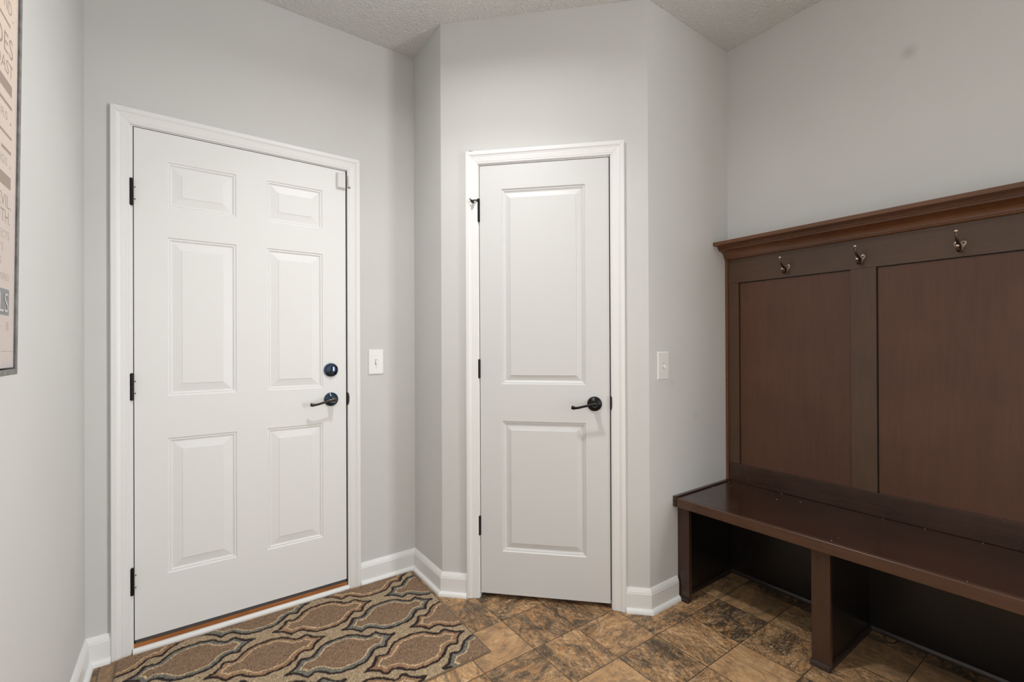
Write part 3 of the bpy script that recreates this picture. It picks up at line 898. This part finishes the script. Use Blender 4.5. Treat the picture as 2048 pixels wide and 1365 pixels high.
LB = CY0 + 0.035
ink_text('ND', 1.2380, 1.2830, 1.8370, 1.8610); ink_rect(1.2905, 1.2945, 1.8320, 1.8360)
ink_rect(LB, 1.2770, 1.8130, 1.8180)
ink_text('OES', 1.1880, 1.2940, 1.7560, 1.7930)
ink_text('OAST', 1.1950, 1.2950, 1.7190, 1.7445)
ink_rect(LB, 1.2915, 1.6842, 1.7060)
ink_rect(LB, 1.2922, 1.6592, 1.6655)
ink_text('ERS', 1.2110, 1.2668, 1.6310, 1.6455, 3); ink_rect(1.2840, 1.2890, 1.6290, 1.6340)
ink_rect(LB, 1.2930, 1.6010, 1.6062)
ink_rect(1.2345, 1.2910, 1.5712, 1.5775)
ink_text('NGS', 1.2100, 1.2678, 1.5440, 1.5590, 3); ink_rect(1.2825, 1.2870, 1.5430, 1.5480)
ink_rect(LB, 1.2915, 1.5037, 1.5275)
ink_text('EVIL,', 1.2198, 1.2935, 1.4610, 1.4890)
ink_text('UTH.', 1.2120, 1.2910, 1.4345, 1.4590)
ink_text('TECTS', 1.2140, 1.2872, 1.4050, 1.4195, 3)
ink_text('STS', 1.2080, 1.2540, 1.3807, 1.3945, 3)
ink_text('ES', 1.2120, 1.2440, 1.3550, 1.3680, 3)
ink_text('VERES', 1.2270, 1.2895, 1.3265, 1.3388, 3)
ink_rect(LB, 1.2920, 1.2597, 1.3098, 1)
ink_text('LS', 1.2340, 1.2848, 1.2655, 1.3020, 2, 0.0008)
ink_text('8', 1.2755, 1.2900, 1.2312, 1.2475, 3)
ink_rect(1.2385, 1.2440, 1.2380, 1.2396)
ink_rect(1.2500, 1.3180, 1.1905, 1.1911, 1)
bmesh.ops.recalc_face_normals(lm, faces=lm.faces[:])
finish(lm, 'lettering', [M_INK, M_INK2, M_INKW, M_INKL], parent=pic)

# ------------------------------------------------------------------ rug
RX0, RX1, RY0, RY1 = -0.2160, 0.9620, 1.5150, 2.2900
rug = None
bm = B(); box(bm, FG, RX0 - 0.004, RX1 + 0.006, RY0 - 0.006, RY1 + 0.002, 0.0005, 0.0045)
rug = finish(bm, 'rug', M_RUGBACK, base=((RX0 + RX1) / 2, (RY0 + RY1) / 2, 0), bevel=0.001)
tag(rug, 'brown pile rug with blue-grey and tan ogee medallions in front of the six-panel door', 'rug')
STEP = 0.0024
nx = int((RX1 - RX0) / STEP); ny = int((RY1 - RY0) / STEP)
gx = RX0 + (np.arange(nx + 1) / nx) * (RX1 - RX0); gy = RY0 + (np.arange(ny + 1) / ny) * (RY1 - RY0)
GX, GY = np.meshgrid(gx, gy)
rng = np.random.default_rng(3)
# the outline of one medallion, a quarter mirrored twice
q = [(0.0, 0.105), (0.030, 0.104), (0.057, 0.096), (0.076, 0.081), (0.090, 0.063), (0.104, 0.049), (0.118, 0.046), (0.132, 0.053), (0.144, 0.057), (0.152, 0.044), (0.160, 0.029), (0.177, 0.012), (0.205, 0.0)]
poly = q + [(x, -y) for x, y in reversed(q[:-1])] + [(-x, -y) for x, y in q[1:]] + [(-x, y) for x, y in reversed(q[1:-1])]
poly = np.array(poly)
# wobble of the tufting
wob = 0.0016
WX = GX + wob * np.sin(GY * 140 + 3 * np.sin(GX * 60)) + rng.normal(0, 0.0007, GX.shape)
WY = GY + wob * np.sin(GX * 150 + 2 * np.sin(GY * 70)) + rng.normal(0, 0.0007, GX.shape)


def sd_poly(px, py, P):
    d = np.full(px.shape, 1e9); s = np.ones(px.shape)
    n = len(P)
    for i in range(n):
        a = P[i]; b = P[i - 1]
        ex, ey = b[0] - a[0], b[1] - a[1]
        wx, wy = px - a[0], py - a[1]
        t_ = np.clip((wx * ex + wy * ey) / (ex * ex + ey * ey), 0, 1)
        dx, dy = wx - ex * t_, wy - ey * t_
        d = np.minimum(d, dx * dx + dy * dy)
        c1 = py >= a[1]; c2 = py < b[1]; c3 = ex * wy > ey * wx
        flip = (c1 & c2 & c3) | (~c1 & ~c2 & ~c3)
        s = np.where(flip, -s, s)
    return s * np.sqrt(d)


SD = np.full(GX.shape, 1e9); PAR = np.zeros(GX.shape)
for col in range(-1, 6):
    for row in range(-2, 6):
        if (col + row) % 2: continue
        cx = 0.0165 + 0.2395 * col; cy = 2.1305 - 0.1507 * row
        if cx > RX1 + 0.25 or cx < RX0 - 0.25: continue
        d = sd_poly(WX - cx, WY - cy, poly)
        par = ((col + row) // 2) % 2
        m_ = d < SD
        SD = np.where(m_, d, SD); PAR = np.where(m_, par, PAR)


def srgb(r, g, b):
    return np.array([((v / 255 + 0.055) / 1.055) ** 2.4 for v in (r, g, b)])


C = np.zeros(GX.shape + (3,))
ground, fieldc, dark = srgb(129, 113, 91), srgb(104, 84, 66), srgb(42, 30, 29)
blue, tan, rust, cream = srgb(88, 87, 80), srgb(122, 98, 74), srgb(112, 84, 64), srgb(160, 139, 110)
C[:] = ground
inside = SD < 0
C[inside] = fieldc
big = (np.sin(GX * 23 + 1) + np.sin(GY * 31) + np.sin((GX + GY) * 17)) / 3
tanmix = np.clip(0.5 + 0.6 * big, 0, 1)[..., None]
band = (SD < -0.004) & (SD > -0.0200)
C[band & (PAR == 0)] = blue
tc = tan * (1 - tanmix) + rust * tanmix
C[band & (PAR == 1)] = tc[band & (PAR == 1)]
cb = (SD <= -0.0200) & (SD > -0.0255)
C[cb] = cream
dk = np.abs(SD + 0.0004) < 0.0059
C[dk] = dark
# soften the yarn edges by one step and give each tuft its own tone
C = C * (1 + 0.10 * rng.normal(0, 1, (GX.shape[0] // 2 + 1, GX.shape[1] // 2 + 1)).repeat(2, 0).repeat(2, 1)[:GX.shape[0], :GX.shape[1]][..., None])
C = (C * 4 + np.roll(C, 1, 0) + np.roll(C, -1, 0) + np.roll(C, 1, 1) + np.roll(C, -1, 1)) / 8
C[~dk] *= 1.72; C[dk] *= 1.1
C *= np.clip(rng.normal(1, 0.30, GX.shape), 0.35, 2.0)[..., None]
C = np.clip(C, 0, 1)
H = 0.0095 + 0.0012 * (rng.random(GX.shape) - 0.5) * 2 - 0.0028 * np.exp(-(SD + 0.0005) ** 2 / (2 * 0.0045 ** 2)) + 0.0006 * np.sin(GX * 90) * np.sin(GY * 80)
JX = GX + rng.normal(0, 0.0005, GX.shape); JY = GY + rng.normal(0, 0.0005, GX.shape)
eX = np.minimum(GX - RX0, RX1 - GX); eY = np.minimum(GY - RY0, RY1 - GY); eM = np.minimum(eX, eY)
H = np.where(eM < 0.006, 0.003 + (H - 0.003) * np.sqrt(np.clip(eM / 0.006, 0, 1)), H)
JX[:, 0] = RX0; JX[:, -1] = RX1; JY[0] = RY0; JY[-1] = RY1
nv = GX.size
co = np.stack([JX.ravel(), JY.ravel(), H.ravel()], 1).astype(np.float32)
co -= np.array([(RX0 + RX1) / 2, (RY0 + RY1) / 2, 0], dtype=np.float32)
i_ = np.arange((nx + 1) * (ny + 1)).reshape(ny + 1, nx + 1)
quads = np.stack([i_[:-1, :-1], i_[:-1, 1:], i_[1:, 1:], i_[1:, :-1]], -1).reshape(-1, 4)
me = bpy.data.meshes.new('pile')
me.vertices.add(nv); me.vertices.foreach_set('co', co.ravel())
me.loops.add(quads.size); me.loops.foreach_set('vertex_index', quads.ravel().astype(np.int32))
me.polygons.add(len(quads)); me.polygons.foreach_set('loop_start', (np.arange(len(quads)) * 4).astype(np.int32))
me.update(calc_edges=True)
ca = me.color_attributes.new('pattern', 'FLOAT_COLOR', 'POINT')
ca.data.foreach_set('color', np.concatenate([C.reshape(-1, 3), np.ones((nv, 1))], 1).astype(np.float32).ravel())
me.materials.append(M_RUG)
pile = bpy.data.objects.new('pile', me); COL.objects.link(pile); pile.parent = rug

# ------------------------------------------------------------------ ceiling light (above and outside the picture)
LX, LY = 0.64, 1.24
cl = empty('ceiling_light', (LX, LY, HC))
tag(cl, 'round flush ceiling light over the entry', 'ceiling light')
bm = B(); lathe_z(bm, LX, LY, [(0.150, HC - 0.0005), (0.152, HC - 0.012), (0.140, HC - 0.022), (0.128, HC - 0.022), (0.126, HC - 0.010), (0.004, HC - 0.009)])
finish(bm, 'canopy', M_TRIM, parent=cl, smooth=True, autosmooth=0.8)
def area(name, loc, rot, shape, sx, sy, power, color, spread=180):
    L = bpy.data.lights.new(name, 'AREA'); L.shape = shape; L.size = sx; L.size_y = sy; L.energy = power; L.color = color; L.spread = math.radians(spread)
    o = bpy.data.objects.new(name, L); COL.objects.link(o); o.location = loc; o.rotation_euler = rot
    return o


area('ceiling_lamp', (LX, LY, HC - 0.026), (0, 0, 0), 'DISK', 0.15, 0.15, 8.2, (1.0, 0.99, 0.975), 158)
area('ceiling_lamp_centre', (LX, LY, HC - 0.028), (0, 0, 0), 'DISK', 0.10, 0.10, 5.4, (1.0, 0.99, 0.975), 118)
# daylight through the side window
area('window_daylight', (X5 + 0.09, (WY0 + WY1) / 2, (WZ0 + WZ1) / 2), (math.radians(90), 0, math.radians(90)), 'RECTANGLE', WY1 - WY0, WZ1 - WZ0, 118.0, (0.975, 0.99, 1.0))
wd = bpy.data.worlds.new('world'); SC.world = wd; wd.use_nodes = True
wd.node_tree.nodes['Background'].inputs[0].default_value = (0.75, 0.87, 1.0, 1)
wd.node_tree.nodes['Background'].inputs[1].default_value = 1.0

# ------------------------------------------------------------------ camera
yaw, pitch, roll = 0.61854, 0.00234, -0.00418
Fv = Vector((math.sin(yaw), math.cos(yaw), 0)); Rv = Vector((math.cos(yaw), -math.sin(yaw), 0)); Uv = Vector((0, 0, 1))
c_, s_ = math.cos(pitch), math.sin(pitch); Fv, Uv = Fv * c_ + Uv * s_, Uv * c_ - Fv * s_
c_, s_ = math.cos(roll), math.sin(roll); Rv, Uv = Rv * c_ + Uv * s_, Uv * c_ - Rv * s_
cam = bpy.data.cameras.new('camera'); co_ = bpy.data.objects.new('camera', cam); COL.objects.link(co_)
co_.matrix_world = Matrix(((Rv.x, Uv.x, -Fv.x, 0), (Rv.y, Uv.y, -Fv.y, 0), (Rv.z, Uv.z, -Fv.z, CAMZ), (0, 0, 0, 1)))
cam.sensor_width = 36; cam.sensor_fit = 'HORIZONTAL'; cam.lens = 914.78 * 36 / 2048; cam.shift_y = 7.77 / 2048
cam.clip_start = 0.02
SC.camera = co_

SC.view_settings.view_transform = 'Standard'; SC.view_settings.look = 'None'
SC.view_settings.gamma = 1.0; SC.view_settings.use_curve_mapping = False
SC.view_settings.exposure = 0.0
